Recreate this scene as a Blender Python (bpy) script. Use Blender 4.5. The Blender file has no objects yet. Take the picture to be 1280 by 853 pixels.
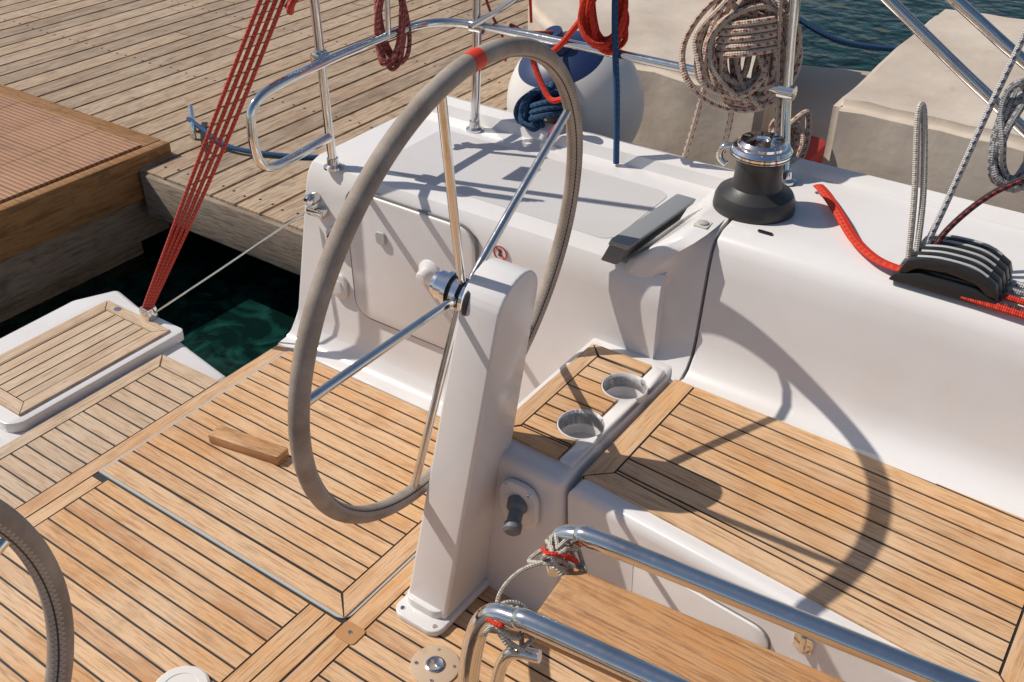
import bpy, bmesh, math, random
from mathutils import Vector, Matrix, noise
random.seed(7)
S=bpy.context.scene
V=Vector
# ---------------------------------------------------------------- node helpers
def N(nt,t,ins=None,**kw):
    n=nt.nodes.new(t)
    for k,v in kw.items(): setattr(n,k,v)
    for k,v in (ins or {}).items():
        if isinstance(v,bpy.types.NodeSocket): nt.links.new(v,n.inputs[k])
        else: n.inputs[k].default_value=v
    return n
def mixc(nt,f,a,b,blend='MIX'):
    n=nt.nodes.new('ShaderNodeMix'); n.data_type='RGBA'; n.blend_type=blend
    for i,v in ((0,f),(6,a),(7,b)):
        if isinstance(v,bpy.types.NodeSocket): nt.links.new(v,n.inputs[i])
        else: n.inputs[i].default_value=v if i==0 else (tuple(v)+(1,))[:4]
    return n.outputs[2]
def ramp(nt,f,st,interp='LINEAR'):
    n=nt.nodes.new('ShaderNodeValToRGB'); n.color_ramp.interpolation=interp
    e=n.color_ramp.elements
    while len(e)<len(st): e.new(.5)
    for i,(p,c) in enumerate(st):
        e[i].position=p; e[i].color=(c,c,c,1) if isinstance(c,(int,float)) else tuple(c)+(1,)
    nt.links.new(f,n.inputs[0]); return n.outputs[0]
def M(nt,op,a,b=0.,c=None):
    n=nt.nodes.new('ShaderNodeMath'); n.operation=op
    for i,v in enumerate((a,b,c)):
        if v is None: continue
        if isinstance(v,bpy.types.NodeSocket): nt.links.new(v,n.inputs[i])
        else: n.inputs[i].default_value=v
    return n.outputs[0]
def newmat(name,col=(.8,.8,.8),rough=.5,metal=0.,coat=0.):
    m=bpy.data.materials.new(name); m.use_nodes=True; nt=m.node_tree; b=nt.nodes['Principled BSDF']
    b.inputs['Base Color'].default_value=tuple(col)+(1,); b.inputs['Roughness'].default_value=rough
    b.inputs['Metallic'].default_value=metal; b.inputs['Coat Weight'].default_value=coat
    return m,nt,b
def bump(nt,b,h,dist=.002,st=1.):
    n=N(nt,'ShaderNodeBump',{'Height':h,'Distance':dist,'Strength':st}); nt.links.new(n.outputs[0],b.inputs['Normal']); return n
def coordo(nt,scale=(1,1,1),which='Object'):
    tc=nt.nodes.new('ShaderNodeTexCoord')
    return N(nt,'ShaderNodeMapping',{'Vector':tc.outputs[which],'Scale':scale}).outputs[0]
def noisef(nt,vec,scale,detail=4,rough=.55):
    return N(nt,'ShaderNodeTexNoise',{'Vector':vec,'Scale':scale,'Detail':detail,'Roughness':rough}).outputs['Fac']
def lk(nt,a,b): nt.links.new(a,b)
# ---------------------------------------------------------------- materials
def gel(name,col,rough=.15,nonskid=False):
    m,nt,b=newmat(name,col,rough)
    o=coordo(nt)
    n1=noisef(nt,o,3.0,4,.6); n2=noisef(nt,o,24,5,.65)
    c=mixc(nt,ramp(nt,n1,[(.42,0),(.72,.45)]),col,(col[0]*.85,col[1]*.81,col[2]*.76))
    c=mixc(nt,ramp(nt,n2,[(.66,0),(.80,.25)]),c,(.42,.38,.33))
    lk(nt,c,b.inputs['Base Color'])
    lk(nt,ramp(nt,n1,[(.3,rough),(.7,rough+.15)]),b.inputs['Roughness'])
    if nonskid:
        v=N(nt,'ShaderNodeTexVoronoi',{'Vector':o,'Scale':150.,'Randomness':.1})
        bump(nt,b,v.outputs['Distance'],.0012,.9); b.inputs['Roughness'].default_value=.6
        lk(nt,mixc(nt,ramp(nt,v.outputs['Distance'],[(.3,0.),(.65,.35)]),c,(.45,.44,.43)),b.inputs['Base Color'])
    return m
GEL=gel('gelcoat_white',(.71,.69,.685)); NSK=gel('gelcoat_nonskid',(.60,.585,.58),.55,True)
def wood(name,cols,fade,grain=(5,95,1),rough=.55,stain=.5,bd=.0012,dark=(.16,.09,.045),fadeamt=.8,ga=.6):
    m,nt,b=newmat(name,cols[0],rough)
    tc=nt.nodes.new('ShaderNodeTexCoord'); g=nt.nodes.new('ShaderNodeNewGeometry'); r=g.outputs['Random Per Island']
    off=N(nt,'ShaderNodeCombineXYZ',{'X':M(nt,'MULTIPLY',r,37.),'Y':M(nt,'MULTIPLY',r,13.),'Z':M(nt,'MULTIPLY',r,51.)}).outputs[0]
    uv=N(nt,'ShaderNodeVectorMath',{0:tc.outputs['UV'],1:off},operation='ADD').outputs[0]
    mp=N(nt,'ShaderNodeMapping',{'Vector':uv,'Scale':grain}).outputs[0]
    g1=noisef(nt,mp,2.2,5,.7)
    mp2=N(nt,'ShaderNodeMapping',{'Vector':uv,'Scale':(1.5,20,1)}).outputs[0]
    g2=noisef(nt,mp2,2.,3,.6)
    k=len(cols)
    base=ramp(nt,r,[(i/(k-1),c) for i,c in enumerate(cols)])
    o=tc.outputs['Object']
    L=noisef(nt,o,2.6,4,.66)
    c=mixc(nt,ramp(nt,L,[(.40,0),(.66,fadeamt)]),base,fade)
    c=mixc(nt,ramp(nt,g1,[(.36,ga),(.54,0)]),c,dark,'MIX')
    c=mixc(nt,ramp(nt,g2,[(.50,0),(.75,.6)]),c,fade)
    st=noisef(nt,o,8,5,.7)
    c=mixc(nt,ramp(nt,st,[(.56,0),(.72,stain)]),c,(dark[0]*1.7,dark[1]*1.7,dark[2]*1.7))
    lk(nt,c,b.inputs['Base Color']); bump(nt,b,g1,bd,.8)
    lk(nt,ramp(nt,g1,[(.3,rough+.2),(.7,rough-.05)]),b.inputs['Roughness'])
    return m
TEAK=wood('teak',[(.56,.275,.10),(.68,.38,.165),(.60,.31,.12),(.73,.46,.25),(.47,.225,.09),(.66,.36,.155),(.54,.31,.155)],(.68,.485,.31),stain=.5,dark=(.24,.115,.048),ga=.6)
TEAKP=wood('teak_faded',[(.50,.33,.20),(.60,.42,.27),(.44,.29,.18),(.62,.46,.31)],(.62,.49,.36),stain=.6,dark=(.20,.125,.075))
TEAKV=wood('teak_varnished',[(.50,.235,.085),(.56,.29,.11)],(.55,.34,.18),stain=.85,rough=.4,dark=(.17,.075,.03),ga=.8)
DOCK=wood('dock_wood',[(.37,.245,.155),(.50,.36,.235),(.26,.18,.12),(.42,.295,.195),(.54,.395,.265),(.32,.22,.148),(.46,.32,.2)],(.50,.395,.29),grain=(4,60,1),rough=.75,stain=.75,bd=.003,dark=(.10,.065,.042),fadeamt=.5,ga=.75)
BEAM=wood('dock_beam',[(.22,.165,.12),(.29,.22,.165)],(.32,.26,.2),grain=(4,40,1),rough=.8,stain=.7,bd=.004,dark=(.06,.045,.03))
FASC=wood('finger_fascia',[(.36,.17,.055),(.30,.135,.042)],(.34,.19,.075),grain=(3,30,1),rough=.7,stain=.85,bd=.003,dark=(.07,.035,.016))
m,nt,b=newmat('composite_deck',(.36,.2,.13),.7); COMP=m
g=nt.nodes.new('ShaderNodeNewGeometry')
o=coordo(nt); w=N(nt,'ShaderNodeTexWave',{'Vector':o,'Scale':13.},bands_direction='Y')
c=mixc(nt,noisef(nt,o,5,4),(.28,.125,.06),(.46,.235,.125)); c=mixc(nt,ramp(nt,g.outputs['Random Per Island'],[(0,0),(1,.45)]),c,(.50,.29,.17))
c=mixc(nt,ramp(nt,noisef(nt,o,11,5),[(.55,0),(.7,.5)]),c,(.2,.1,.055))
c=mixc(nt,ramp(nt,w.outputs['Fac'],[(.1,.6),(.4,0)]),c,(.11,.05,.025))
lk(nt,c,b.inputs['Base Color']); bump(nt,b,w.outputs['Fac'],.004,.6)
CAULK=newmat('caulk_black',(.012,.011,.011),.6)[0]
BLACK=newmat('black_plastic',(.02,.02,.022),.35)[0]
m,nt,b=newmat('winch_black',(.035,.034,.034),.38); WIN=m; bump(nt,b,noisef(nt,coordo(nt),180,2),.0006,.4)
GREY=newmat('grey_plastic',(.14,.15,.16),.5)[0]; LGREY=newmat('grey_liner',(.42,.42,.41),.5)[0]; SEAM=newmat('seam_grey',(.22,.21,.2),.6)[0]
m,nt,b=newmat('stainless_steel',(.72,.71,.69),.1,1.); STEEL=m
o=coordo(nt); lk(nt,ramp(nt,noisef(nt,o,40,4,.7),[(.4,.06),(.7,.2)]),b.inputs['Roughness'])
lk(nt,mixc(nt,ramp(nt,noisef(nt,o,18,4),[(.55,0),(.75,.5)]),(.74,.73,.71),(.5,.44,.37)),b.inputs['Base Color'])
CHROME=newmat('chrome',(.85,.85,.86),.06,1.)[0]
REDT=newmat('red_tape',(.75,.05,.015),.5)[0]; RED2=newmat('red_mark',(.6,.03,.03),.5)[0]
m,nt,b=newmat('leather_wrap',(.2,.15,.115),.75); LEA=m
tc=nt.nodes.new('ShaderNodeTexCoord'); sp=N(nt,'ShaderNodeSeparateXYZ',{0:tc.outputs['UV']})
o=coordo(nt); n1=noisef(nt,o,220,3); n2=noisef(nt,o,9,5,.65)
vv=sp.outputs['Y']; seam=M(nt,'MINIMUM',vv,M(nt,'SUBTRACT',1.,vv)); zz=M(nt,'PINGPONG',M(nt,'MULTIPLY',sp.outputs['X'],190.),1.)
zig=M(nt,'ABSOLUTE',M(nt,'SUBTRACT',M(nt,'MULTIPLY',seam,11.),zz))
inz=M(nt,'LESS_THAN',seam,.09); st=M(nt,'MULTIPLY',inz,M(nt,'LESS_THAN',zig,.33)); mid=M(nt,'LESS_THAN',seam,.012)
c=mixc(nt,ramp(nt,n2,[(.32,0),(.68,1)]),(.23,.18,.145),(.42,.355,.30))
c=mixc(nt,M(nt,'MULTIPLY',st,.7),c,(.52,.46,.39)); c=mixc(nt,mid,c,(.07,.05,.04)); lk(nt,c,b.inputs['Base Color'])
bump(nt,b,M(nt,'ADD',M(nt,'MULTIPLY',n1,.4),M(nt,'SUBTRACT',st,M(nt,'MULTIPLY',mid,2.))),.0018,.8)
def rope(name,a,fl,thr=.55,K=70.,amt=1.):
    m,nt,b=newmat(name,a,.8)
    tc=nt.nodes.new('ShaderNodeTexCoord'); s=N(nt,'ShaderNodeSeparateXYZ',{0:tc.outputs['UV']}); u,v=s.outputs['X'],s.outputs['Y']
    def d(k,vs): return M(nt,'SINE',M(nt,'MULTIPLY',M(nt,'ADD',M(nt,'MULTIPLY',u,k),M(nt,'MULTIPLY',v,vs)),6.2832))
    f=M(nt,'MULTIPLY',d(K*1.6,4.),d(K*1.6,-4.))
    fl_=M(nt,'GREATER_THAN',M(nt,'MULTIPLY',d(K*.45,1.),d(K*.45,-2.)),thr)
    c=mixc(nt,M(nt,'MULTIPLY',fl_,amt),a,fl)
    c=mixc(nt,ramp(nt,f,[(.0,.45),(.3,0)]),c,(a[0]*.4,a[1]*.4,a[2]*.4))
    c=mixc(nt,ramp(nt,noisef(nt,coordo(nt),30,3),[(.5,0),(.75,.4)]),c,(a[0]*.6,a[1]*.58,a[2]*.5))
    lk(nt,c,b.inputs['Base Color']); bump(nt,b,f,.0012,.8); return m
R_BEI=rope('rope_beige_fleck',(.62,.51,.41),(.42,.04,.04),.55,50); R_RED=rope('rope_red',(.62,.055,.035),(.72,.22,.17))
R_ORG=rope('rope_bright_red',(.78,.035,.01),(.8,.12,.05)); R_BLU=rope('rope_blue',(.015,.075,.20),(.04,.16,.34)); R_NAV=rope('rope_navy',(.015,.06,.15),(.04,.16,.28))
R_WHT=rope('rope_white',(.68,.63,.55),(.42,.38,.35)); R_WB=rope('rope_white_blue',(.62,.60,.58),(.05,.08,.2),.45)
R_DRK=rope('rope_dark_red',(.05,.03,.035),(.5,.05,.05),.3); R_GRY=rope('rope_grey',(.40,.40,.41),(.10,.10,.12),.4); R_DR=rope('rope_old_red',(.36,.06,.05),(.5,.25,.22),.3)
m,nt,b=newmat('canvas_beige',(.55,.47,.4),.85); CANV=m
o=coordo(nt); n1=noisef(nt,o,2.6,5,.6); n3=noisef(nt,o,13,5,.7)
c=mixc(nt,ramp(nt,n1,[(.35,0),(.7,1)]),(.47,.39,.315),(.60,.52,.435)); c=mixc(nt,ramp(nt,n3,[(.6,0),(.75,.4)]),c,(.28,.22,.16))
lk(nt,c,b.inputs['Base Color']); bump(nt,b,noisef(nt,o,6,4,.5),.02,.4)
FEN=gel('fender_white',(.72,.70,.67),.35); FENB=newmat('fender_blue',(.012,.03,.10),.4)[0]
FAB=newmat('red_fabric',(.30,.02,.02),.8)[0]
m,nt,b=newmat('water',(.004,.03,.03),.07); WAT=m
o=coordo(nt); a=N(nt,'ShaderNodeTexNoise',{'Vector':o,'Scale':4.5,'Detail':4.,'Distortion':1.8}).outputs['Fac']
lk(nt,mixc(nt,ramp(nt,a,[(.46,0),(.72,1)]),(.003,.014,.012),(.010,.060,.052)),b.inputs['Base Color'])
b.inputs['IOR'].default_value=1.33; b.inputs['Specular IOR Level'].default_value=.3
bump(nt,b,M(nt,'ADD',noisef(nt,o,3,2),M(nt,'MULTIPLY',noisef(nt,o,11,2),.2)),.08,.6)
# ---------------------------------------------------------------- object helpers
def group(name,loc):
    e=bpy.data.objects.new(name,None); e.location=loc; e.empty_display_size=.1; S.collection.objects.link(e); return e
def link(ob,parent):
    S.collection.objects.link(ob)
    if parent is not None:
        ob.parent=parent; ob.matrix_parent_inverse=Matrix.Translation(-V(parent.location))
    return ob
def finish(name,me,mats,parent=None,smooth=True,ang=35):
    for m in (mats if isinstance(mats,(list,tuple)) else [mats]): me.materials.append(m)
    if smooth:
        for p in me.polygons: p.use_smooth=True
        me.set_sharp_from_angle(angle=math.radians(ang))
    return link(bpy.data.objects.new(name,me),parent)
def bm_finish(name,bm,mats,parent=None,smooth=True,ang=35):
    bmesh.ops.recalc_face_normals(bm,faces=bm.faces)
    me=bpy.data.meshes.new(name); bm.to_mesh(me); bm.free()
    return finish(name,me,mats,parent,smooth,ang)
def boxuv(me):
    uv=me.uv_layers.new(name='UVMap') if not me.uv_layers else me.uv_layers[0]
    for p in me.polygons:
        n=p.normal
        for li in p.loop_indices:
            c=me.vertices[me.loops[li].vertex_index].co
            if abs(n.z)>.6: q=(c.x,c.y)
            elif abs(n.y)>.6: q=(c.x,c.z)
            else: q=(c.y,c.z)
            uv.data[li].uv=q
def prism(name,poly,a0,a1,mat,parent=None,bev=0.,seg=3,axis='z',fn=None,uv=False,bevwhich=None):
    """extrude 2-D polygon; axis z:(x,y)  y:(x,z)  x:(y,z)"""
    def P(p,a): return {'z':V((p[0],p[1],a)),'y':V((p[0],a,p[1])),'x':V((a,p[0],p[1]))}[axis]
    bm=bmesh.new(); A=[bm.verts.new(P(p,a0)) for p in poly]; B=[bm.verts.new(P(p,a1)) for p in poly]; n=len(poly)
    bm.faces.new(A); bm.faces.new(B[::-1])
    for i in range(n): bm.faces.new((A[i],A[(i+1)%n],B[(i+1)%n],B[i]))
    bmesh.ops.recalc_face_normals(bm,faces=bm.faces)
    if bev>0:
        es=[e for e in bm.edges if (bevwhich(e) if bevwhich else True)]
        bmesh.ops.bevel(bm,geom=es,offset=bev,segments=seg,profile=.5,affect='EDGES',clamp_overlap=True)
    if fn:
        for v in bm.verts: v.co=fn(v.co)
    ob=bm_finish(name,bm,mat,parent)
    if uv: boxuv(ob.data)
    return ob
def box(name,lo,hi,mat,parent=None,bev=.004,seg=2,fn=None,uv=False):
    return prism(name,[(lo[0],lo[1]),(hi[0],lo[1]),(hi[0],hi[1]),(lo[0],hi[1])],lo[2],hi[2],mat,parent,bev,seg,fn=fn,uv=uv)
def rrect(x0,y0,x1,y1,r,n=6,radii=None):
    out=[]; rr=radii or (r,r,r,r)
    for (cx,cy,a0,k) in ((x1,y1,0,0),(x0,y1,90,1),(x0,y0,180,2),(x1,y0,270,3)):
        q=rr[k]; sx=-1 if cx==x1 else 1; sy=-1 if cy==y1 else 1
        if q<=0: out.append((cx,cy)); continue
        for i in range(n+1):
            a=math.radians(a0+90*i/n); out.append((cx+sx*q+q*math.cos(a),cy+sy*q+q*math.sin(a)))
    return out
def catmull(P,closed,sub):
    P=[V(p) for p in P]; n=len(P)
    if sub<=1 or n<3: return P
    out=[]; rng=range(n) if closed else range(n-1)
    for i in rng:
        g=lambda k: P[k%n] if closed else P[max(0,min(n-1,k))]
        p0,p1,p2,p3=g(i-1),g(i),g(i+1),g(i+2)
        for j in range(sub):
            t=j/sub; out.append(.5*((2*p1)+(p2-p0)*t+(2*p0-5*p1+4*p2-p3)*t*t+(3*p1-p0-3*p2+p3)*t**3))
    if not closed: out.append(P[-1])
    return out
def tube(name,pts,r,mat,parent=None,closed=False,sub=8,seg=12,flat=1.,phase=0.,n0=None):
    P=catmull(pts,closed,sub); n=len(P)
    T=[]
    for i in range(n):
        a=P[(i+1)%n] if (closed or i<n-1) else P[i]; c=P[i-1] if (closed or i>0) else P[i]
        t=(a-c); T.append(t.normalized() if t.length>1e-9 else V((0,0,1)))
    nrm=T[0].orthogonal().normalized() if n0 is None else (n0-T[0]*n0.dot(T[0])).normalized(); ns=[nrm]
    for i in range(1,n):
        q=T[i-1].rotation_difference(T[i]); nrm=(q@nrm); nrm=(nrm-T[i]*nrm.dot(T[i])).normalized(); ns.append(nrm)
    verts=[];faces=[];uvs=[]; L=[0.]
    for i in range(1,n+1): L.append(L[-1]+(P[i%n]-P[i-1]).length)
    for i in range(n):
        bno=T[i].cross(ns[i])
        for k in range(seg):
            a=2*math.pi*k/seg+phase; verts.append(P[i]+ns[i]*math.cos(a)*r+bno*math.sin(a)*r*flat)
    m=n if closed else n-1
    for i in range(m):
        for k in range(seg):
            a=i*seg+k; b_=i*seg+(k+1)%seg; j=((i+1)%n)*seg
            faces.append((a,b_,j+(k+1)%seg,j+k)); uvs+=[(L[i],k/seg),(L[i],(k+1)/seg),(L[i+1],(k+1)/seg),(L[i+1],k/seg)]
    if not closed:
        faces.append(tuple(range(seg))[::-1]); uvs+=[(0,0)]*seg
        faces.append(tuple((n-1)*seg+k for k in range(seg))); uvs+=[(0,0)]*seg
    me=bpy.data.meshes.new(name); me.from_pydata([tuple(v) for v in verts],[],faces)
    u=me.uv_layers.new(name='UVMap')
    for i,q in enumerate(uvs): u.data[i].uv=q
    return finish(name,me,mat,parent,ang=50)
def lathe(name,prof,loc,axis,mat,parent=None,seg=40,mats=None,fn=None,cap=True):
    q=V(axis).normalized().to_track_quat('Z','Y'); loc=V(loc)
    verts=[];faces=[];mi=[]
    for (r,h) in prof:
        for k in range(seg):
            a=2*math.pi*k/seg; verts.append(tuple(loc+q@V((r*math.cos(a),r*math.sin(a),h))))
    for i in range(len(prof)-1):
        for k in range(seg):
            faces.append((i*seg+k,i*seg+(k+1)%seg,(i+1)*seg+(k+1)%seg,(i+1)*seg+k)); mi.append(fn(i) if fn else 0)
    if cap:
        faces.append(tuple(range(seg))[::-1]); mi.append(fn(0) if fn else 0)
        faces.append(tuple((len(prof)-1)*seg+k for k in range(seg))); mi.append(fn(len(prof)-2) if fn else 0)
    me=bpy.data.meshes.new(name); me.from_pydata(verts,[],faces)
    for p,k in zip(me.polygons,mi): p.material_index=k
    return finish(name,me,mats or mat,parent,ang=32)
def clip(poly,nx,ny,d):
    out=[]; n=len(poly)
    for i in range(n):
        a,b=poly[i],poly[(i+1)%n]; da=nx*a[0]+ny*a[1]-d; db=nx*b[0]+ny*b[1]-d
        if da<=0: out.append(a)
        if (da<0<db) or (db<0<da):
            t=da/(da-db); out.append((a[0]+(b[0]-a[0])*t,a[1]+(b[1]-a[1])*t))
    return out
def area(p): return abs(sum(p[i][0]*p[(i+1)%len(p)][1]-p[(i+1)%len(p)][0]*p[i][1] for i in range(len(p)))/2) if len(p)>2 else 0
class Planks:
    def __init__(s): s.v=[];s.f=[];s.uv=[];s.mi=[]
    def add(s,poly,z0,z1,ang=0.,mi=0):
        if area(poly)<4e-5: return
        sg=sum(poly[i][0]*poly[(i+1)%len(poly)][1]-poly[(i+1)%len(poly)][0]*poly[i][1] for i in range(len(poly)))
        if sg<0: poly=poly[::-1]
        if mi==0: z1=z1+random.uniform(-.0004,.0004)
        c,si=math.cos(ang),math.sin(ang); n=len(poly); b=len(s.v)
        s.v+=[(p[0],p[1],z0) for p in poly]+[(p[0],p[1],z1) for p in poly]
        U=lambda p:(p[0]*c+p[1]*si,-p[0]*si+p[1]*c)
        s.f.append(tuple(b+n+i for i in range(n))); s.uv+=[U(p) for p in poly]; s.mi.append(mi)
        s.f.append(tuple(b+i for i in range(n-1,-1,-1))); s.uv+=[U(p) for p in poly[::-1]]; s.mi.append(mi)
        for i in range(n):
            j=(i+1)%n; s.f.append((b+i,b+j,b+n+j,b+n+i)); s.uv+=[U(poly[i]),U(poly[j]),U(poly[j]),U(poly[i])]; s.mi.append(mi)
    def field(s,poly,ang,w,z0,z1,gap=.0058,off=0.,jl=0,base=True,mi=0):
        c,si=math.cos(ang),math.sin(ang)
        vs=[-p[0]*si+p[1]*c for p in poly]; us=[p[0]*c+p[1]*si for p in poly]
        k=math.floor((min(vs)-off)/w)
        while k*w+off<max(vs):
            lo=k*w+off+gap/2; hi=(k+1)*w+off-gap/2
            q=clip(poly,-si,c,hi); q=clip(q,si,-c,-lo) if len(q)>2 else q
            if len(q)>2:
                if jl:
                    u=min(us)+random.uniform(.2,1)*jl; segs=[]; u0=-1e9
                    while u<max(us): segs.append((u0,u-gap*.2)); u0=u+gap*.2; u+=jl*random.uniform(.8,1.2)
                    segs.append((u0,1e9))
                    for (a,b) in segs:
                        r=clip(q,c,si,b); r=clip(r,-c,-si,-a) if len(r)>2 else r
                        if len(r)>2: s.add(r,z0,z1,ang,mi)
                else: s.add(q,z0,z1,ang,mi)
            k+=1
        if base: s.add(poly,z0-.002,z1-.0018,ang,1)
    def make(s,name,mats,parent=None):
        me=bpy.data.meshes.new(name); me.from_pydata(s.v,[],s.f); u=me.uv_layers.new(name='UVMap')
        for i,q in enumerate(s.uv): u.data[i].uv=q
        for m in mats: me.materials.append(m)
        for p,k in zip(me.polygons,s.mi): p.material_index=k
        return link(bpy.data.objects.new(name,me),parent)
def cut(ob,cutters):
    for cobj in cutters:
        md=ob.modifiers.new('b','BOOLEAN'); md.operation='DIFFERENCE'; md.object=cobj; md.solver='EXACT'
    dg=bpy.context.evaluated_depsgraph_get(); dg.update()
    me=bpy.data.meshes.new_from_object(ob.evaluated_get(dg)); ob.modifiers.clear(); ob.data=me
CY=.637
def mirror(ob,parent=None):
    me=ob.data.copy()
    for v in me.vertices: v.co.y=2*CY-v.co.y
    me.flip_normals(); o=bpy.data.objects.new(ob.name,me)
    if parent is not None: return link(o,parent)
    S.collection.objects.link(o); return o
WL=-.52
# ---------------------------------------------------------------- water
me=bpy.data.meshes.new('water'); me.from_pydata([(-300,-300,WL),(300,-300,WL),(300,300,WL),(-300,300,WL)],[],[(0,1,2,3)]); finish('water',me,WAT,None,False)
# ---------------------------------------------------------------- main hull body + floor
boat=group('sailboat',(0,CY,0))
prism('hull_lower',[(-2.17,-1.16),(2.4,-1.12),(4.3,-.55),(5.8,CY),(4.3,2*CY+.55),(2.4,2*CY+1.12),(-2.17,2*CY+1.16)],-.9,-.06,GEL,boat,.02)
box('floor_core',(-2.18,-.6,-.058),(1.45,1.87,-.006),GEL,boat,.003)
box('cabin_bulkhead',(1.45,-.75,-.05),(1.55,2.02,.95),GEL,boat,.02)
prism('cabin_roof',[(1.5,-.8),(3.6,-.4),(3.9,CY),(3.6,2*CY+.4),(1.5,2*CY+.8)],.6,.98,GEL,boat,.05,4)
prism('foredeck',[(1.5,-1.17),(2.6,-1.12),(4.3,-.55),(5.8,CY),(4.3,2*CY+.55),(2.6,2*CY+1.12),(1.5,2*CY+1.17)],-.1,.6,GEL,boat,.03)
z0,z1=-.006,.004
fl=Planks()
W=.047
def bd(x0,y0,x1,y1,ang): fl.add([(x0,y0),(x1,y0),(x1,y1),(x0,y1)],z0,z1,ang)
bd(-2.185,-.55,-2.137,1.80,math.pi/2); bd(-2.132,-.55,-2.09,1.055,math.pi/2)
hx0,hx1,hy0,hy1=-2.125,-1.235,1.085,1.795
hatch=Planks()
def hb(p,a): hatch.add(p,.000,.009,a)
bw=.052
hb([(hx1,hy0),(hx1,hy1),(hx1-bw,hy1),(hx1-bw,hy0+bw)],math.pi/2)
hb([(hx0,hy0),(hx1-.004,hy0),(hx1-bw-.004,hy0+bw-.005),(hx0,hy0+bw-.005)],0)
hatch.field([(hx0,hy0+bw),(hx1-bw-.005,hy0+bw),(hx1-bw-.005,hy1),(hx0,hy1)],0,W,.0,.009,off=hy0+bw,jl=0)
hatch.add([(hx0-.002,hy0+.001),(hx1-.001,hy0+.001),(hx1-.001,hy1),(hx0-.002,hy1)],-.004,.0068,0,1)
hatch.make('cockpit_hatch',[TEAK,CAULK])
prism('hatch_trim',rrect(hx0-.01,hy0-.008,hx1+.008,hy1+.004,.03,radii=(.004,.004,.004,.03)),-.004,.0055,LGREY,bpy.data.objects['cockpit_hatch'],0)
fl.field([(-2.085,-.5),(-1.335,-.5),(-1.335,1.03),(-2.085,1.03)],0,W,z0,z1,off=1.03,jl=0)
bd(-2.085,1.034,-1.335,1.070,0)
bd(-1.330,-.5,-1.285,1.070,math.pi/2); bd(-1.280,-.5,-1.232,1.070,math.pi/2)
fl.field([(-1.172,-.5),(1.4,-.5),(1.4,1.80),(-1.172,1.80)],0,W,z0,z1,off=1.03,jl=0)
bd(-1.225,-.5,-1.177,1.80,math.pi/2)
fl.add([(-2.187,-.56),(1.42,-.56),(1.42,1.802),(-2.187,1.802)],z0-.001,z1-.002,0,1)
fl.make('cockpit_floor',[TEAK,CAULK])
# ---------------------------------------------------------------- swim platform
sp=group('swim_platform',(-2.5,1.2,0))
plat=[(-2.2,-.33),(-2.2,1.60),(-2.44,1.64),(-2.93,1.74),(-3.0,1.60),(-2.97,CY),(-3.0,-.33),(-2.93,-.46),(-2.44,-.37)]
prism('platform_shell',plat,-.28,-.012,GEL,sp,.02,3)
pt=Planks()
pt.field([(-2.405,-.25),(-2.196,-.25),(-2.196,1.50),(-2.405,1.50)],0,W,-.012,-.002,jl=0)
pt.add([(-2.45,1.55),(-2.405,1.505),(-2.196,1.505),(-2.196,1.555)],-.012,-.002,0)
pt.add([(-2.455,-.25),(-2.41,-.25),(-2.41,1.50),(-2.455,1.548)],-.012,-.002,math.pi/2)
pt.make('platform_teak',[TEAKP,CAULK],sp)
prism('lid_shell',rrect(-2.86,1.04,-2.475,1.665,.06,radii=(.02,.03,.05,.05)),-.012,.022,GEL,sp,.008,2)
lp=Planks(); lx0,lx1,ly0,ly1=-2.825,-2.505,1.085,1.63
lp.field([(lx0+.045,ly0+.045),(lx1-.045,ly0+.045),(lx1-.045,ly1-.045),(lx0+.045,ly1-.045)],math.pi/2,W,.020,.030)
lp.add([(lx0,ly0),(lx1,ly0),(lx1-.042,ly0+.042),(lx0+.042,ly0+.042)],.02,.03,0)
lp.add([(lx0,ly1),(lx1,ly1),(lx1-.042,ly1-.042),(lx0+.042,ly1-.042)],.02,.03,0)
lp.add([(lx0,ly0+.004),(lx0,ly1-.004),(lx0+.042,ly1-.046),(lx0+.042,ly0+.046)],.02,.03,math.pi/2)
lp.add([(lx1,ly0+.004),(lx1,ly1-.004),(lx1-.042,ly1-.046),(lx1-.042,ly0+.046)],.02,.03,math.pi/2)
lp.make('lid_teak',[TEAKP,CAULK],sp)
lathe('flush_latch',[(.012,0),(.012,.003)],(-2.75,1.61,.029),(0,0,1),STEEL,sp,16)
# ---------------------------------------------------------------- lockers
lg=group('storage_locker',(-1.6,2.1,.3))
prof=[(1.80,.006),(1.835,.012),(1.858,.030),(1.874,.065),(1.880,.11),(1.884,.56),(1.889,.61),(1.905,.638),(1.935,.65),(2.33,.655),(2.36,.66),(2.372,.69),(2.40,.705),(2.43,.695),(2.445,.65),(2.455,-.7),(1.80,-.7)]
def lfn(c):
    if c.x<-1.6: c.x+=max(0,c.z)*.22*min(1,(-1.6-c.x)/.5)
    return c
prism('locker_shell',prof,-2.19,-.9,GEL,lg,.03,4,'x',lfn,bevwhich=lambda e: all(abs(v.co.x+2.19)<1e-4 for v in e.verts) and min(v.co.z for v in e.verts)>.03)
prism('nonskid_patch',rrect(-1.86,1.96,-1.08,2.28,.04),.645,.6512,NSK,lg,.0,1,fn=lambda c:V((c.x,c.y,c.z+(c.y-1.935)*.0127)))
Y=1.882
prism('door_gap',rrect(-1.899,.186,-1.431,.614,.06),Y-.006,Y+.0,SEAM,lg,0,axis='y')
prism('locker_door',rrect(-1.893,.192,-1.437,.608,.055),Y-.012,Y+.004,GEL,lg,.006,3,axis='y')
lathe('shower_socket',[(.04,0),(.04,.006),(.034,.009),(.029,.008),(.028,.001)],(-1.955,Y-.001,.42),(0,-1,0),GEL,lg,32)
lathe('socket_inner',[(.026,0),(.026,.012),(.014,.016)],(-1.955,Y-.003,.42),(0,-1,0),STEEL,lg,24)
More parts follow.
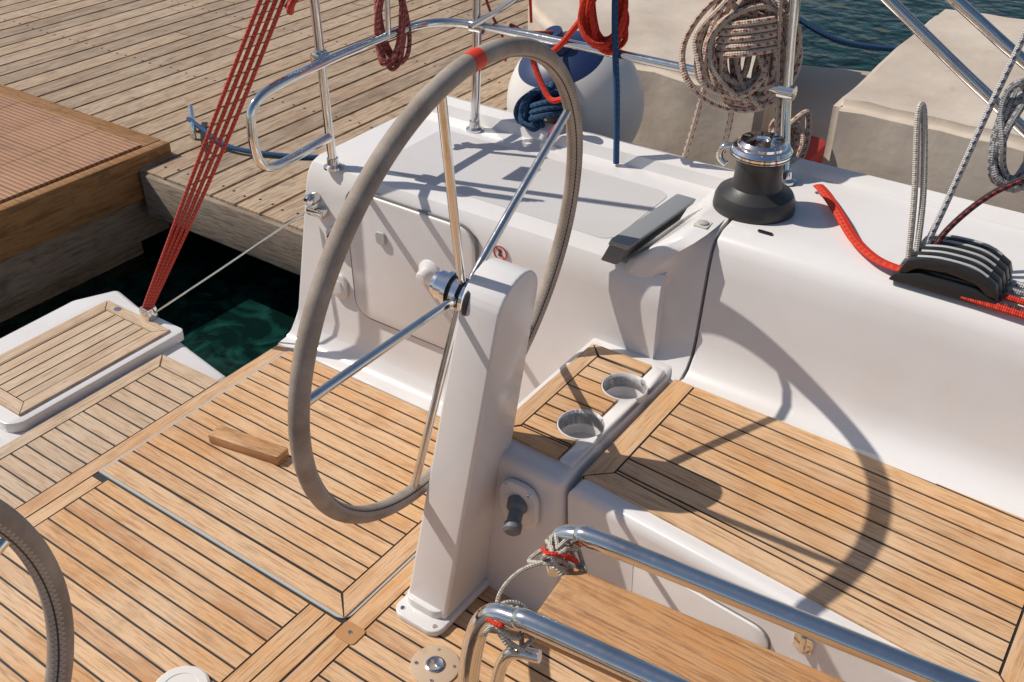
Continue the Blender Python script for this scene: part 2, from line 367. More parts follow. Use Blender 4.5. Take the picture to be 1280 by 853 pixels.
prism('socket_cover',rrect(-2.0,.22,-1.925,.305,.03),Y-.012,Y,GEL,lg,.004,2,axis='y')
lathe('socket_cover_cap',[(.024,0),(.022,.006),(.0,.007)],(-1.962,Y-.011,.263),(0,-1,0),GEL,lg,24)
box('pull_handle',(-2.04,Y-.03,.49),(-1.975,Y+.01,.515),STEEL,lg,.006)
lathe('pull_knob',[(.018,0),(.018,.03),(.012,.04),(0,.041)],(-2.02,Y,.54),(0,-1,0),STEEL,lg,20)
lathe('turn_knob',[(.040,0),(.038,.008),(.024,.02),(.019,.04),(.012,.046),(0,.047)],(-1.59,Y-.01,.435),(.0,-1,.05),GEL,lg,28)
prism('door_pocket',rrect(-1.78,.47,-1.745,.51,.012),Y-.02,Y-.012,LGREY,lg,.002,1,axis='y')
lathe('door_notice',[(.022,0),(.022,.0015),(0,.0016)],(-1.36,Y+.001,.565),(0,-1,0),newmat('notice_white',(.7,.7,.7),.4)[0],lg,28)
tube('notice_ring',[(-1.36+.02*math.cos(a),Y-.001,.565+.02*math.sin(a)) for a in [i*math.pi/8 for i in range(16)]],.002,RED2,lg,True,2,6)
tube('notice_bar',[(-1.374,Y-.001,.579),(-1.346,Y-.001,.551)],.0018,RED2,lg,sub=1,seg=6)
box('notice_figure',(-1.365,Y-.002,.555),(-1.355,Y+.001,.575),BLACK,lg,.0005,1)
# ---------------------------------------------------------------- coaming
cg=group('cockpit_coaming',(-.5,2.2,.6))
cprof=[(1.845,.392),(1.865,.400),(1.892,.415),(1.912,.442),(1.922,.48),(1.932,.56),(1.944,.66),(1.953,.71),(1.968,.738),(1.995,.752),(2.04,.757),(2.34,.752),(2.37,.758),(2.385,.775),(2.41,.782),(2.435,.77),(2.45,.72),(2.457,-.7),(1.845,-.7)]
def cf(c):
    k=min(1,max(0,(-.83-c.x)/.16)); k=k*k*(3-2*k)
    if c.y<2.06 and c.z>.41: c.y-=min(.050,(c.z-.41)*.24)*k
    if c.x<-.88: c.x+=max(0,c.z-.60)*1.15*min(1,(-.88-c.x)/.12)
    return c
def cp(x0,x1,bv,f=None,nm='coaming_shell'):
    P=[(a,b) for a,b in cprof]
    def bw_(e):
        xs=[v.co.x for v in e.verts]; return abs(xs[0]-xs[1])<1e-4 and min(v.co.z for v in e.verts)>.38 and (abs(xs[0]-x0)<1e-4)
    if f:
        bm=bmesh.new(); n=len(P); st=8; rows=[[bm.verts.new((x0+(x1-x0)*i/st,p[0],p[1])) for p in P] for i in range(st+1)]
        bm.faces.new(rows[0]); bm.faces.new(rows[-1][::-1])
        for i in range(st):
            for j in range(n): bm.faces.new((rows[i][j],rows[i][(j+1)%n],rows[i+1][(j+1)%n],rows[i+1][j]))
        bmesh.ops.recalc_face_normals(bm,faces=bm.faces)
        bmesh.ops.bevel(bm,geom=[e for e in bm.edges if bw_(e)],offset=bv,segments=4,profile=.5,affect='EDGES',clamp_overlap=True)
        for v in bm.verts: v.co=f(v.co)
        return bm_finish(nm,bm,GEL,cg,ang=50)
    return prism(nm,P,x0,x1,GEL,cg,bv,4,'x',None,bevwhich=bw_)
cp(-1.06,-.815,.024,cf,'coaming_corner'); cp(-.808,1.5,.006,None,'coaming_shell')
prism('button_plate',rrect(-.87,1.965,-.835,2.0,.004),.750,.7585,newmat('button_cream',(.6,.56,.47),.4)[0],cg,.001,1)
lathe('push_button',[(.012,0),(.012,.004),(.008,.006),(0,.0065)],(-.852,1.982,.758),(0,0,1),LGREY,cg,20)
for x in (-.70,-.1,.5): lathe('deck_screw',[(.006,0),(.005,.002),(0,.0022)],(x,2.30,.7535),(0,0,1),STEEL,cg,12)
prism('maker_plate',rrect(-.735,2.02,-.70,2.03,.003),.7575,.7592,BLACK,cg,0)
gs=group('grey_fold_step',(-.98,2.0,.7))
gsf=lambda c:V((c.x+(c.z-.69)*.45+(c.y-1.97)*.20,c.y,c.z+(c.y-1.97)*.16))
prism('pad',rrect(-1.025,1.87,-.980,2.105,.006),.664,.711,GREY,gs,.006,2,fn=gsf)
prism('pad_lid',rrect(-1.028,1.867,-.974,2.108,.006),.7135,.727,newmat('grey_lid',(.24,.25,.26),.4)[0],gs,.004,2,fn=gsf)
# ---------------------------------------------------------------- cup-holder console
kg=group('cupholder_console',(-.95,1.6,.2))
ks=prism('console_shell',rrect(-1.078,1.372,-.838,1.90,.06,8,radii=(0,.0,.065,.02)),0,.413,GEL,kg,.022,4,bevwhich=lambda e: min(v.co.z for v in e.verts)>.41,
   fn=lambda c:V((c.x,c.y-(.413-c.z)*.04 if c.y<1.5 else c.y,c.z)))
cups=[(-.895,1.735),(-.903,1.555)]
strip=box('console_strip',(-.880,1.425,.405),(-.845,1.850,.423),GEL,kg,.008,3)
rings=[lathe('cup_surround',[(.0,-.03),(.0545,-.03),(.0555,.006),(.0545,.0092),(.053,.0098),(.0,.0098)],(x,y,.413),(0,0,1),GEL,kg,48) for x,y in cups]
cut_objs=[lathe('cutter',[(.049,-.055),(.051,-.045),(.0535,.06)],(x,y,.413),(0,0,1),GEL,None,48) for x,y in cups]
tk_=[lathe('cutter',[(.0565,-.095),(.0565,.06)],(x,y,.413),(0,0,1),GEL,None,48) for x,y in cups]
kt=Planks()
tx0,tx1,ty0,ty1=-1.052,-.884,1.435,1.848; bw=.042
kt.field([(tx0+bw,ty0+bw),(tx1,ty0+bw),(tx1,ty1-bw),(tx0+bw,ty1-bw)],0,.046,.4125,.421,off=.01,base=False)
kt.add([(tx0,ty0),(tx0,ty1),(tx0+bw-.004,ty1-bw),(tx0+bw-.004,ty0+bw)],.4125,.421,math.pi/2)
kt.add([(tx0+.006,ty0),(tx1,ty0-.006),(tx1,ty0+bw-.005),(tx0+bw,ty0+bw-.005)],.4125,.421,0)
kt.add([(tx0+.005,ty1),(tx1,ty1),(tx1,ty1-bw+.005),(tx0+bw,ty1-bw+.005)],.4125,.421,0)
kto=kt.make('console_teak',[TEAK,CAULK],kg)
kb=prism('console_caulk',[(tx0+.002,ty0+.002),(tx1-.001,ty0+.002),(tx1-.001,ty1-.002),(tx0+.002,ty1-.002)],.4115,.4188,CAULK,kg,0)
for o in (ks,strip,rings[0],rings[1]): cut(o,cut_objs)
cut(kto,tk_); cut(kb,tk_)
for c_ in cut_objs+tk_: bpy.data.objects.remove(c_)
prism('socket_recess',rrect(-.985,.25,-.885,.375,.04),1.350,1.366,GEL,kg,.005,3,axis='y')
lathe('lever_boot',[(.024,0),(.023,.02),(.016,.028),(.016,.055),(.020,.059),(.020,.075),(.014,.08),(0,.081)],(-.935,1.355,.325),(.35,-.8,-.25),GREY,kg,28)
for x,z in ((-.965,.36),(-.905,.36),(-.935,.262)): lathe('socket_screw',[(.005,0),(.004,.003),(0,.0032)],(x,1.350,z),(0,-1,0),STEEL,kg,10)
# ---------------------------------------------------------------- bench
bg=group('cockpit_bench',(0,1.6,.2))
def yf(x): return 1.385-(x+.83)*.088
def yb(x): return 1.866-(x+.83)*.03
bx0,bx1=-.830,1.42
prism('bench_shell',[(bx0,yf(bx0)),(bx1,yf(bx1)),(bx1,1.9),(bx0,1.9)],0,.398,GEL,bg,.028,4,bevwhich=lambda e: min(v.co.z for v in e.verts)>.39,
   fn=lambda c:V((c.x,c.y+(.398-c.z)*.06 if c.y<1.5 else c.y,c.z)))
bt=Planks(); ba=math.atan(-.06)
def ti(x): return yf(x)+.045
def to(x): return yb(x)-.012
X0,X1=-.822,.085; bw=.055
fx0=X0+bw; fx1=X1-bw
bt.field([(fx0,ti(fx0)+bw),(fx1,ti(fx1)+bw),(fx1,to(fx1)),(fx0,to(fx0))],ba,.0475,.394,.403,off=.012)
bt.add([(X0,ti(X0)),(fx0-.005,ti(fx0)+bw-.004),(fx0-.005,to(fx0)),(X0,to(X0))],.394,.403,math.pi/2)
bt.add([(X0+.006,ti(X0)),(X1-.006,ti(X1)),(fx1,ti(fx1)+bw-.005),(fx0,ti(fx0)+bw-.005)],.394,.403,ba)
bt.add([(X1,ti(X1)),(fx1+.005,ti(fx1)+bw-.004),(fx1+.005,to(fx1)),(X1,to(X1))],.394,.403,math.pi/2)
bt.add([(X0+.001,ti(X0)+.001),(X1-.001,ti(X1)+.001),(X1-.001,to(X1)-.001),(X0+.001,to(X0)-.001)],.392,.4008,0,1)
X0,X1=.10,1.40
bt.field([(X0,ti(X0)),(X1,ti(X1)),(X1,to(X1)),(X0,to(X0))],ba,.0475,.394,.403,off=.012)
bt.make('bench_teak',[TEAK,CAULK],bg)
def bench_front(x,z,d=0.): return yf(x)+(.398-z)*.06-d
def fpan(name,x0,z0_,x1,z1_,r,proud,mat):
    prism(name,rrect(x0,z0_,x1,z1_,r),-.004,proud,mat,bg,.002,2,axis='y',fn=lambda c:V((c.x,bench_front(c.x,c.z)-c.y,c.z)))
fpan('locker_lid_gap',-.66,.10,-.34,.31,.04,.001,SEAM); fpan('locker_lid',-.655,.105,-.345,.305,.036,.007,GEL)
for z in (.33,.25):
    fpan('hinge_leaf',-.30,z-.02,-.262,z+.02,.004,.004,STEEL)
    tube('hinge_pin',[(-.281,bench_front(-.281,z)-.006,z-.02),(-.281,bench_front(-.281,z)-.006,z+.02)],.005,STEEL,bg,sub=1)
def mirror_group(g,names=None):
    ng=group(g.name,(g.location.x,2*CY-g.location.y,g.location.z))
    for o in list(g.children): mirror(o,ng)
for g in (lg,cg,kg,bg): mirror_group(g)
# ---------------------------------------------------------------- pedestals and wheels
AL=math.radians(7)
def pedestal(cy,ly):
    g=group('steering_pedestal',(-1.09,cy,.0))
    poly=[(-.088,.02),(.088,.02),(.068,.80)]
    poly+=[(.068*math.cos(a),.80+.068*math.sin(a)) for a in [math.pi*i/14 for i in range(1,14)]]+[(-.068,.80)]
    sh=lambda c:V((-1.09+c.x*(1.15-.25*c.z)+.103*c.z,c.y+cy+ly*c.z,c.z))
    prism('column',poly,-.050,.050,GEL,g,.018,4,'x',sh)
    prism('base_flange',rrect(-1.155,cy-.13,-1.02,cy+.15,.03),.0045,.022,GEL,g,.008,3)
    prism('base_fillet',rrect(-1.148,cy-.095,-1.035,cy+.1,.03),.018,.045,GEL,g,.014,4)
    for (x,y) in ((-1.135,cy-.11),(-1.04,cy-.11),(-1.04,cy+.13)): lathe('base_screw',[(.006,0),(.005,.002),(0,.0022)],(x,y,.022),(0,0,1),STEEL,g,12)
    return g
def wheel(C,spokes,R=.4855,yaw=math.radians(5)):
    g=group('steering_wheel',C); C=V(C)
    h=V((math.cos(yaw),math.sin(yaw),0)); e1=V((-math.sin(yaw),math.cos(yaw),0)); e2=h*math.sin(AL)+V((0,0,math.cos(AL)))
    n=h*math.cos(AL)-V((0,0,math.sin(AL)))
    P=lambda a,r,o=0.: C+e1*r*math.cos(a)+e2*r*math.sin(a)+n*o
    tube('rim_leather',[P(2*math.pi*i/72,R) for i in range(72)],.018,LEA,g,True,4,24,n0=(-e1+n*.9))
    tube('rim_tape',[P(math.radians(90.3+i*.75),R) for i in range(6)],.0188,REDT,g,False,2,20)
    for s in spokes:
        a=math.radians(s); tube('spoke',[P(a,.03,.012),P(a,.2,.006),P(a,R-.012,0)],.009,STEEL,g,sub=3,seg=14)
    lathe('hub',[(.026,-.045),(.030,-.042),(.030,-.025),(.036,-.022),(.036,-.012),(.031,-.009),(.031,-.004),(.037,-.001),(.037,.012),(.031,.014),(.031,.02),(.037,.022),(.037,.034),(.028,.036),(.028,.075)],C,n,None,g,36,[CHROME,BLACK],fn=lambda i:1 if i in (4,5,6,9,10) else 0)
    lathe('hub_cap',[(.02,-.055),(.025,-.052),(.026,-.044)],C,n,CHROME,g,30)
    lathe('friction_knob',[(.045,.036),(.048,.040),(.048,.048),(.04,.05)],C,n,BLACK,g,30)
    return g
pedestal(1.285,.131); wheel((-1.088,1.361,.80),(32,104,176,256,320))
pedestal(-.03,-.131); wheel((-1.025,-.055,.777),(20,92,164,236,308))
# ---------------------------------------------------------------- pushpit rails
pp=group('stern_rail',(-1.9,2.0,.9))
rr=.0125
tube('main_rail',[(-.84,2.36,.965),(-1.08,2.365,.965),(-1.4,2.365,.965),(-1.72,2.36,.965),(-1.86,2.33,.965),(-1.915,2.25,.965),(-1.925,2.1,.965),(-1.92,1.88,.962),(-1.91,1.70,.955),(-1.905,1.62,.94),(-1.905,1.59,.90),(-1.905,1.59,.81),(-1.905,1.615,.765),(-1.91,1.68,.75),(-1.93,1.87,.75)],rr,STEEL,pp)
tube('gate_post',[(-1.96,1.905,.64),(-1.955,1.895,1.0),(-1.95,1.89,1.7)],rr,STEEL,pp)
tube('corner_post',[(-1.775,2.33,.655),(-1.77,2.345,1.0),(-1.765,2.36,1.7)],rr*1.1,STEEL,pp)
tube('forward_post',[(-.79,2.315,.755),(-.84,2.36,1.0),(-.88,2.38,1.5)],rr,STEEL,pp)
for p in ((-1.96,1.905,.64),(-1.775,2.33,.655),(-.79,2.315,.755)): lathe('post_foot',[(.028,0),(.028,.006),(.018,.012),(.016,.03),(0,.031)],p,(0,0,1),STEEL,pp,24)
for p,ax_ in (((-1.955,1.893,.962),(0,1,0)),((-1.77,2.345,.965),(1,0,0)),((-.836,2.357,.965),(1,0,0))): lathe('rail_clamp',[(.012,-.022),(.018,-.020),(.018,.020),(.012,.022)],p,ax_,STEEL,pp,20)
tube('brace',[(-1.775,2.33,.97),(-1.60,2.36,1.10),(-1.45,2.36,1.32)],.009,STEEL,pp,sub=4)
box('rail_plate',(-1.93,1.96,1.13),(-1.92,2.06,1.19),newmat('plate_white',(.7,.7,.7),.4)[0],pp,.004)
tube('short_upright',[(-1.92,2.13,.965),(-1.92,2.14,1.15)],.008,STEEL,pp,sub=1)
bf=group('bimini_frame',(-.4,2.35,1.1))
tube('bow_tube',[(.25,2.35,.66),(-.343,2.35,1.027),(-.637,2.35,1.22),(-1.2,2.33,1.6)],.0135,STEEL,bf,sub=4)
tube('bow_tube_2',[(.0,2.36,.95),(-.333,2.35,1.14),(-.496,2.35,1.24),(-1.1,2.33,1.62)],.0135,STEEL,bf,sub=4)
# ---------------------------------------------------------------- winch
def winch(x,y,z):
    g=group('winch',(x,y,z)); L=(x,y,z)
    lathe('base',[(.096,0),(.097,.008),(.094,.03),(.088,.042),(.070,.052),(.060,.060),(.055,.075),(.054,.11),(.058,.128),(.062,.134)],L,(0,0,1),WIN,g,56)
    lathe('drum_top',[(.062,.134),(.070,.137),(.071,.150),(.066,.158),(.05,.162)],L,(0,0,1),CHROME,g,56)
    lathe('self_tailer',[(.071,.1385),(.0715,.141),(.066,.144),(.0715,.147),(.071,.1495)],L,(0,0,1),WIN,g,56)
    lathe('cap',[(.058,.158),(.057,.166),(.05,.173),(.018,.174),(.016,.168),(.0,.168)],L,(0,0,1),CHROME,g,48)
    tube('stripper_arm',[(x-.06,y-.02,z+.15),(x-.082,y-.03,z+.145),(x-.088,y-.03,z+.12),(x-.07,y-.03,z+.105)],.008,CHROME,g)
    for k in range(12):
        a=k*math.pi/6; tube('cap_notch',[(x+.03*math.cos(a),y+.03*math.sin(a),z+.174),(x+.046*math.cos(a),y+.046*math.sin(a),z+.173)],.0018,BLACK,g,sub=1,seg=6)
winch(-.795,2.135,.754)
# ---------------------------------------------------------------- rope clutch bank
cl=group('rope_clutch',(-.3,2.03,.8))
for i in range(5):
    y=1.975+i*.028
    prism('body',[(-.42,.757),(-.20,.757),(-.205,.775),(-.25,.79),(-.36,.79),(-.41,.775)],y+.001,y+.027,BLACK,cl,.003,2,'y')
    prism('lever',[(-.405,.780),(-.392,.812),(-.36,.826),(-.30,.832),(-.25,.826),(-.215,.806),(-.205,.782),(-.225,.780),(-.25,.800),(-.31,.808),(-.37,.800),(-.39,.780)],y+.003,y+.025,BLACK,cl,.003,2,'y')
    tube('lever_stripe',[(-.375,y+.014,.8215),(-.33,y+.014,.831),(-.27,y+.014,.831),(-.235,y+.014,.819)],.0036,LGREY,cl,seg=6)
for i in range(4): tube('clutch_line',[(-.20,1.985+i*.033,.772),(0,1.975+i*.033,.772),(.5,1.96+i*.035,.77),(1.4,1.96+i*.035,.79)],.0065,[R_DRK,R_ORG,R_GRY,R_WB][i],cl)
# ---------------------------------------------------------------- ropes
def coil(name,C,rt,up,w,h,n,r,mat,depth=.05,wrap=4,jit=.12,wrapat=.25,tail=None):
    C=V(C); rt=V(rt).normalized(); up=V(up).normalized(); nn=rt.cross(up).normalized(); g=group(name,C); pts=[]; K=12
    nxt=(w,h,0,0,0)
    for i in range(n*K):
        if i%K==0:
            prev=nxt; nxt=(w*random.uniform(1-jit*2,1+jit*.4),h*random.uniform(1-jit,1+jit*.7),random.uniform(-1,1)*depth,random.uniform(-1,1)*w*jit*.5,random.uniform(-1,1)*jit*1.2)
        f=(i%K)/K; q=[prev[k]*(1-f)+nxt[k]*f for k in range(5)]
        a=2*math.pi*i/K+math.pi/2
        x=q[0]*math.cos(a)*(1-.22*math.sin(a)); y=q[1]*math.sin(a)
        x,y=x*math.cos(q[4])-y*math.sin(q[4]),x*math.sin(q[4])+y*math.cos(q[4])
        jx=random.uniform(-1,1)*w*.07; pts.append(C+rt*(x+q[3]+jx)+up*y+nn*(q[2]+.01*math.sin(a*2+i)))
    tube('loops',pts,r,mat,g,sub=5,seg=9)
    if wrap:
        pts=[]
        for i in range(wrap*10):
            a=2*math.pi*i/10; k=i/10
            pts.append(C+up*(h*wrapat+(k-wrap/2)*r*2.05+math.cos(a)*r*1.5)+rt*math.cos(a)*w*.62+nn*math.sin(a)*(depth+r*2.2))
        tube('wraps',pts,r,mat,g,sub=5,seg=9)
    if tail: tube('tail',tail,r,mat,g,seg=9)
    return g
RT=(.818,.575,0); UPV=(-.15,.2,.97)
coil('rope_coil',(-.955,2.36,1.05),RT,UPV,.120,.130,22,.0084,R_BEI,.05,5,.40,.25)
tube('rope_line',[(-1.0,2.36,1.2),(-.985,2.39,1.0),(-.99,2.40,.85),(-1.0,2.40,.75)],.0075,R_BEI)
tube('rope_line',[(-.9,2.36,1.3),(-.875,2.37,1.05),(-.85,2.36,.9),(-.84,2.36,.77)],.0075,R_BEI)
tube('rope_line',[(-1.1,2.36,1.4),(-1.05,2.37,1.2),(-1.04,2.36,1.05),(-1.07,2.37,.86),(-1.1,2.38,.72)],.0075,R_BEI)
coil('red_rope_coil',(-1.365,2.365,1.09),RT,UPV,.055,.12,9,.0075,R_ORG,.03,2,.35,.3)
coil('red_rope_coil',(-1.95,2.18,1.02),RT,UPV,.04,.15,7,.0065,R_DR,.02,3,.15,.55)
coil('blue_rope_coil',(-1.565,2.42,.735),RT,(-.2,.4,.9),.085,.065,10,.009,R_NAV,.035,3,.35,.1)
tube('red_rope',[(-1.62,2.36,1.35),(-1.60,2.36,1.1),(-1.60,2.37,1.0)],.004,R_ORG)
tube('red_rope',[(-1.30,2.36,1.35),(-1.38,2.35,1.12),(-1.47,2.35,.985),(-1.53,2.36,.93),(-1.60,2.38,.90),(-1.53,2.36,.80),(-1.47,2.35,.81),(-1.455,2.37,.77),(-1.5,2.36,.72),(-1.52,2.35,.68)],.0085,R_ORG)
tube('red_rope',[(-1.78,2.34,1.3),(-1.75,2.36,1.05),(-1.72,2.40,.93),(-1.71,2.4,.86)],.004,R_RED)
tube('blue_rope',[(-1.33,2.35,1.5),(-1.325,2.35,1.1),(-1.30,2.345,.85),(-1.29,2.345,.665)],.009,R_BLU)
tk=group('red_tackle',(-2.3,1.7,.5))
for i in range(4):
    a=V((-2.625,1.64,.06)); b_=V((-1.93,1.85,1.30)); s=V((.818,.575,0))*(i-1.5)*.0165
    tube('strand',[a+s*.5,(a+b_)/2+s*1.0+V((0,0,-.006*i)),b_+s*1.15],.0058,R_RED,tk,sub=10)
tube('strand_knot',[(-1.99,1.83,1.10),(-1.98,1.86,1.13),(-1.95,1.85,1.15),(-1.96,1.82,1.12),(-1.99,1.84,1.09)],.010,R_RED,tk)
box('block',(-2.645,1.62,.02),(-2.60,1.665,.07),STEEL,tk,.008); lathe('block_pad',[(.03,0),(.03,.006),(0,.007)],(-2.62,1.642,-.01),(0,0,1),STEEL,tk,20)
tube('steel_cable',[(-2.60,1.65,.05),(-2.35,1.755,.25),(-2.06,1.868,.485)],.0035,STEEL)
tube('halyard_line',[(-.38,2.04,.79),(-.365,2.08,.9),(-.345,2.15,1.08),(-.32,2.22,1.27),(-.28,2.28,1.6)],.0068,R_WB)
tube('halyard_line',[(-.40,2.03,.79),(-.425,2.06,.92),(-.463,2.10,1.07),(-.455,2.11,1.075),(-.41,2.07,.92),(-.385,2.03,.79)],.0065,R_WHT)
tube('halyard_line',[(-.36,2.04,.79),(-.35,2.06,.85),(-.30,2.09,.93),(-.237,2.10,.99),(-.1,2.15,1.08)],.0065,R_DRK)
coil('grey_rope_coil',(-.275,2.17,1.05),RT,UPV,.05,.11,8,.0075,R_GRY,.03,0,.25)
tube('red_strap',[(-.70,2.30,.773),(-.665,2.26,.775),(-.60,2.17,.778),(-.53,2.08,.772),(-.46,2.02,.772),(-.39,2.0,.775)],.014,R_ORG,flat=.3,seg=14,n0=V((.7,.7,0)))
tube('red_line',[(-.28,1.985,.765),(-.15,1.98,.765),(.2,1.97,.765)],.009,R_ORG)
tube('mooring_line',[(-3.83,2.83,.06),(-3.70,2.80,.05),(-3.47,2.77,.025),(-3.2,2.88,.012),(-2.96,3.02,.012),(-2.5,3.12,.012)],.011,R_BLU)
ct=group('dock_cleat',(-3.75,2.8,0))
tube('horn',[(-3.92,2.92,.07),(-3.84,2.86,.055),(-3.72,2.76,.055),(-3.62,2.68,.075)],.012,STEEL,ct)
for p in ((-3.81,2.835),(-3.74,2.775)): tube('leg',[(p[0],p[1],0),(p[0],p[1],.055)],.012,STEEL,ct,sub=1)
# ---------------------------------------------------------------- fender
fg=group('fender',(-1.63,2.67,.66)); prof=[]
Rf=.218
for i in range(33):
    a=math.pi*i/32; prof.append((max(.001,Rf*math.sin(a)),Rf*math.cos(a)*1.03))
prof=prof[::-1]
ax=V((-.08,-.38,.9))
lathe('ball',prof,(-1.63,2.67,.665),ax,None,fg,56,[FEN,FENB],fn=lambda i:1 if i>=25 else 0)
lathe('neck',[(.05,.20),(.045,.235),(.03,.25),(.028,.275),(0,.276)],(-1.63,2.67,.665),ax,FENB,fg,24)
tube('lanyard',[V((-1.63,2.67,.665))+ax.normalized()*.27,(-1.67,2.45,.94),(-1.67,2.37,.98)],.006,R_RED,fg)
# ---------------------------------------------------------------- table with rails
tg=group('cockpit_table',(-.1,.87,.5))
ta=.085; c_,s_=math.cos(ta),math.sin(ta)
TP=lambda u,v,z: V((-.575+u*c_-v*s_,.778+u*s_+v*c_,z))
poly=[TP(.035,.022,0),TP(1.2,.022,0),TP(1.2,.160,0),TP(.035,.160,0)]
tt=prism('table_top',[(p.x,p.y) for p in poly],.688,.714,TEAKV,tg,.006,3,uv=True)
def rail(v,end,r=.0158):
    tube('hand_rail',end+[TP(.035,v,.750),TP(.08,v,.758),TP(.4,v,.758),TP(1.15,v,.758),TP(1.22,v,.74),TP(1.23,v,.66)],r,STEEL,tg,sub=8,seg=24)
rail(.185,[TP(.022,.145,.705),TP(.002,.17,.715),TP(.006,.184,.737)])
rail(.0,[TP(-.045,-.03,.30),TP(-.04,-.02,.55),TP(-.03,-.008,.68),TP(-.008,.0,.735)])
tube('inner_rail',[TP(.05,.04,.64),TP(.0,.03,.62),TP(-.02,.02,.50),TP(-.03,.0,.3)],.010,STEEL,tg)
box('table_leg',(.15,.78,.0),(.35,1.0,.68),GEL,tg,.02)
for cx,cy_ in ((.02,.165),(.015,.01)):
    for k in range(6):
        q=[TP(cx+random.uniform(-.01,.01)+.024*math.cos(a)+.006*k-.02,cy_+.026*math.sin(a)+random.uniform(-.004,.004),.718+.028*math.cos(a*1.+k*.7)) for a in [2*math.pi*j/9 for j in range(9)]]
        tube('lashing',q,.0036,R_WHT if k!=2 else R_ORG,tg,True,5,8)
tube('lashing_tail',[TP(.01,.15,.72),TP(-.03,.12,.70),TP(-.05,.09,.66),TP(-.03,.06,.62)],.0035,R_WHT,tg)
# ---------------------------------------------------------------- small deck things
wb=prism('wooden_block',[(-.118,-.026),(.118,-.024),(.121,.024),(-.115,.027)],.009,.040,TEAKV,None,.004,2,uv=True)
wb.data.transform(Matrix.Translation((-1.865,1.375,0))@Matrix.Rotation(math.radians(10),4,'Z'))
dr=group('deck_ring',(-.98,1.10,0))
lathe('plate',[(.055,0),(.055,.004),(.05,.0055),(.0,.0055)],(-.98,1.10,.0035),(0,0,1),TEAKP,dr,36)
lathe('socket',[(.022,0),(.022,.004),(.018,.006),(.012,.004),(0,.003)],(-.98,1.10,.008),(0,0,1),STEEL,dr,24)
for a in range(4): lathe('screw',[(.0045,0),(.004,.002),(0,.0022)],(-.98+.042*math.cos(a*1.57+.5),1.10+.042*math.sin(a*1.57+.5),.0088),(0,0,1),STEEL,dr,10)
lathe('deck_fitting',[(.062,0),(.062,.008),(.057,.012),(.04,.0125),(.038,.011),(0,.011)],(-1.385,.735,.003),(0,0,1),FEN,None,36)
fh=group('flush_handle',(-1.2,1.06,0))
prism('plate',rrect(-1.225,1.035,-1.165,1.085,.01),.003,.0075,TEAKV,fh,.001,1)
lathe('screw',[(.006,0),(.005,.002),(0,.0022)],(-1.195,1.06,.0072),(0,0,1),STEEL,fh,12)
# ---------------------------------------------------------------- docks
dk=group('wooden_dock',(-5,4.4,0))
d=Planks(); d.field([(-14,2.42),(-2.45,2.42),(-2.45,6.6),(-14,6.6)],math.pi/2,.145,-.045,0,gap=.018,off=.03,jl=3.4,base=False)
dko=d.make('dock_boards',[DOCK,CAULK],dk)
nl=Planks()
for k in range(0,56):
    x=-2.45-(k+.5)*.145-.03
    for y in (2.50,3.35,4.2,5.05):
        for dx in (-.035,.035):
            px_,py_=x+dx+random.uniform(-.006,.006),y+random.uniform(-.01,.01)
            nl.add([(px_+.0065*math.cos(a),py_+.0065*math.sin(a)) for a in [j*math.pi/3 for j in range(6)]],-.01,.0015,0,1)
if nl.v: nl.make('dock_nails',[CAULK,CAULK],dk)
random.seed(3)
box('edge_beam',(-3.66,2.40,-.21),(-2.43,2.45,-.012),BEAM,dk,.008,uv=True)
box('edge_beam_2',(-2.48,2.46,-.21),(-2.42,6.6,-.012),BEAM,dk,.008,uv=True)
box('under_frame',(-14,2.5,-.30),(-2.5,6.6,-.10),CAULK,dk,.01,uv=True)
for i in range(5): lathe('pile',[(.14,-1.2),(.14,.02)],(-3.0-2.4*i,6.8,0),(0,0,1),BEAM,dk,20)
fgd=group('finger_pontoon',(-5,1,0))
bx=Planks()
for i in range(12):
    for j in range(12):
        x1=-3.75-i*.30; y1=2.50-j*.30; bx.add([(x1-.297,y1-.297),(x1,y1-.297),(x1,y1),(x1-.297,y1)],.03,.066,0)
bx.make('deck_tiles',[COMP],fgd)
box('front_fascia',(-3.735,-1.2,-.14),(-3.68,2.60,.06),FASC,fgd,.006,uv=True)
box('side_fascia',(-7.4,2.505,-.14),(-3.74,2.60,.06),FASC,fgd,.006,uv=True)
box('lower_beam',(-3.80,-1.2,-.36),(-3.73,2.55,-.145),BEAM,fgd,.01,uv=True)
box('float',(-7.3,-1.1,-.7),(-3.9,2.5,.03),BEAM,fgd,.02,uv=True)
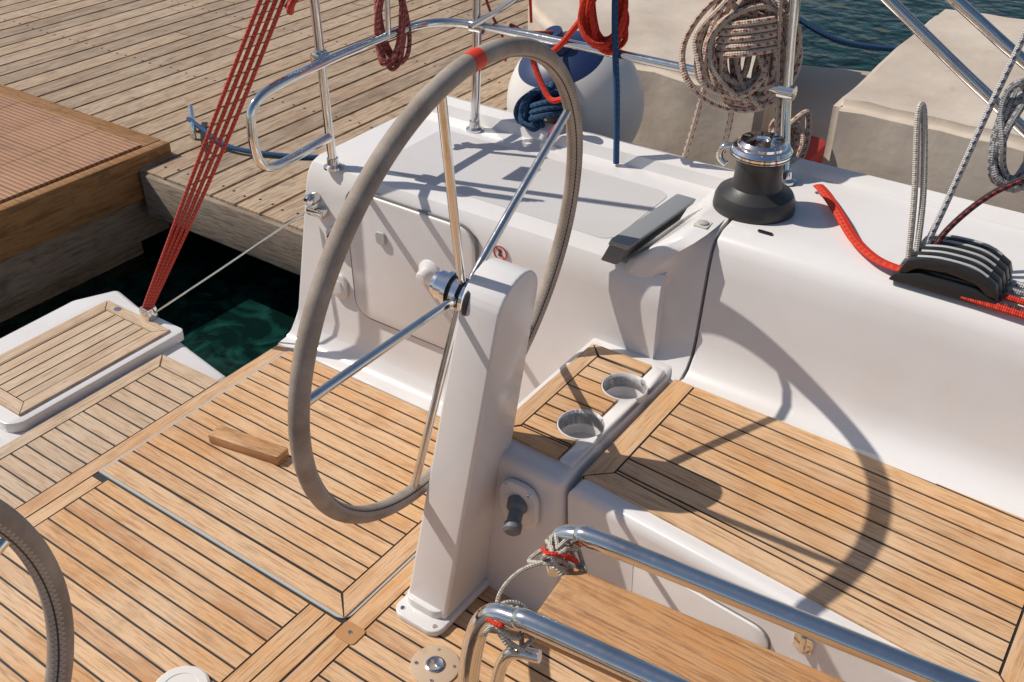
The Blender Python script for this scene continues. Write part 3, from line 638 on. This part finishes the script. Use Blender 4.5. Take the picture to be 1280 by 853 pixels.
# ---------------------------------------------------------------- neighbouring boat with canvas covers
nb=group('moored_boat',(0,3.8,.2))
prism('hull',[(-2.1,3.0),(3.5,2.95),(6,3.8),(3.5,4.7),(-1.0,4.65),(-2.1,4.3)],-.8,.32,gel('hull_tan',(.42,.35,.28),.5),nb,.05,3)
def cover(name,poly,z0_,z1_,bev=.03):
    bm=bmesh.new(); A=[bm.verts.new((p[0],p[1],z0_)) for p in poly]; B=[bm.verts.new((p[0],p[1],z1_)) for p in poly]; n=len(poly)
    bm.faces.new(A[::-1]); bm.faces.new(B)
    for i in range(n): bm.faces.new((A[i],A[(i+1)%n],B[(i+1)%n],B[i]))
    bmesh.ops.bevel(bm,geom=[e for e in bm.edges if max(v.co.z for v in e.verts)>z0_+.01],offset=bev,segments=3,affect='EDGES')
    bmesh.ops.triangulate(bm,faces=[f for f in bm.faces if len(f.verts)>4])
    for _ in range(5): bmesh.ops.subdivide_edges(bm,edges=[e for e in bm.edges if e.calc_length()>.05],cuts=1,use_grid_fill=True)
    bmesh.ops.triangulate(bm,faces=[f for f in bm.faces if len(f.verts)>4])
    for v in bm.verts:
        p=v.co.copy(); k=noise.noise(p*1.6)*.045; s=abs(noise.noise(V((p.x*3.2+p.y*2,p.y*1.5,p.z*1.1))))*.035
        v.co=p+V((0,-k-s,k*.5-s*.5))
    return bm_finish(name,bm,CANV,None,ang=70)
cover('canvas_cover',[(-1.88,3.06),(-1.15,3.06),(-1.55,4.4),(-2.9,4.5),(-2.35,3.45)],.1,.70)
cover('canvas_cover',[(-.95,3.08),(1.6,3.02),(1.6,4.4),(-.97,4.32)],.1,.71)
coil('beige_line_bundle',(-1.05,3.03,.5),RT,UPV,.06,.13,7,.010,R_BEI,.03,0,.3)
prism('red_bag',rrect(-1.2,3.08,-1.0,3.35,.06),.32,.46,FAB,None,.05,3)
tube('blue_mooring_line',[(-1.6,4.5,.50),(-1.35,4.6,.40),(-.9,5.0,.35),(-.5,5.6,.32)],.013,R_BLU)
# ---------------------------------------------------------------- camera, light, world
th=math.atan(857/1275); H=math.radians(35.1)
cam=bpy.data.cameras.new('Camera'); cam.sensor_width=36; cam.lens=36*1275/1280; cam.clip_start=.05; cam.clip_end=1000
co=bpy.data.objects.new('Camera',cam); S.collection.objects.link(co); co.location=(0,0,1.85)
fw=V((-math.sin(H)*math.cos(th),math.cos(H)*math.cos(th),-math.sin(th)))
co.rotation_euler=fw.to_track_quat('-Z','Y').to_euler(); S.camera=co
sd=V((-.88,-.28,1)).normalized()
sl=bpy.data.lights.new('Sun','SUN'); sl.energy=4.05; sl.angle=math.radians(.5); sl.color=(1,.93,.83)
so=bpy.data.objects.new('Sun',sl); S.collection.objects.link(so); so.rotation_euler=sd.to_track_quat('Z','Y').to_euler(); so.location=(-4,-2,6)
w=bpy.data.worlds.new('World'); S.world=w; w.use_nodes=True; nt=w.node_tree
sk=nt.nodes.new('ShaderNodeTexSky'); sk.sky_type='NISHITA'; sk.sun_disc=False; sk.sun_elevation=math.asin(sd.z); sk.sun_rotation=math.atan2(sd.x,sd.y)
bgn=nt.nodes['Background']; bgn.inputs[1].default_value=.08; nt.links.new(sk.outputs[0],bgn.inputs[0])
S.view_settings.view_transform='Standard'; S.view_settings.look='None'; S.view_settings.exposure=0
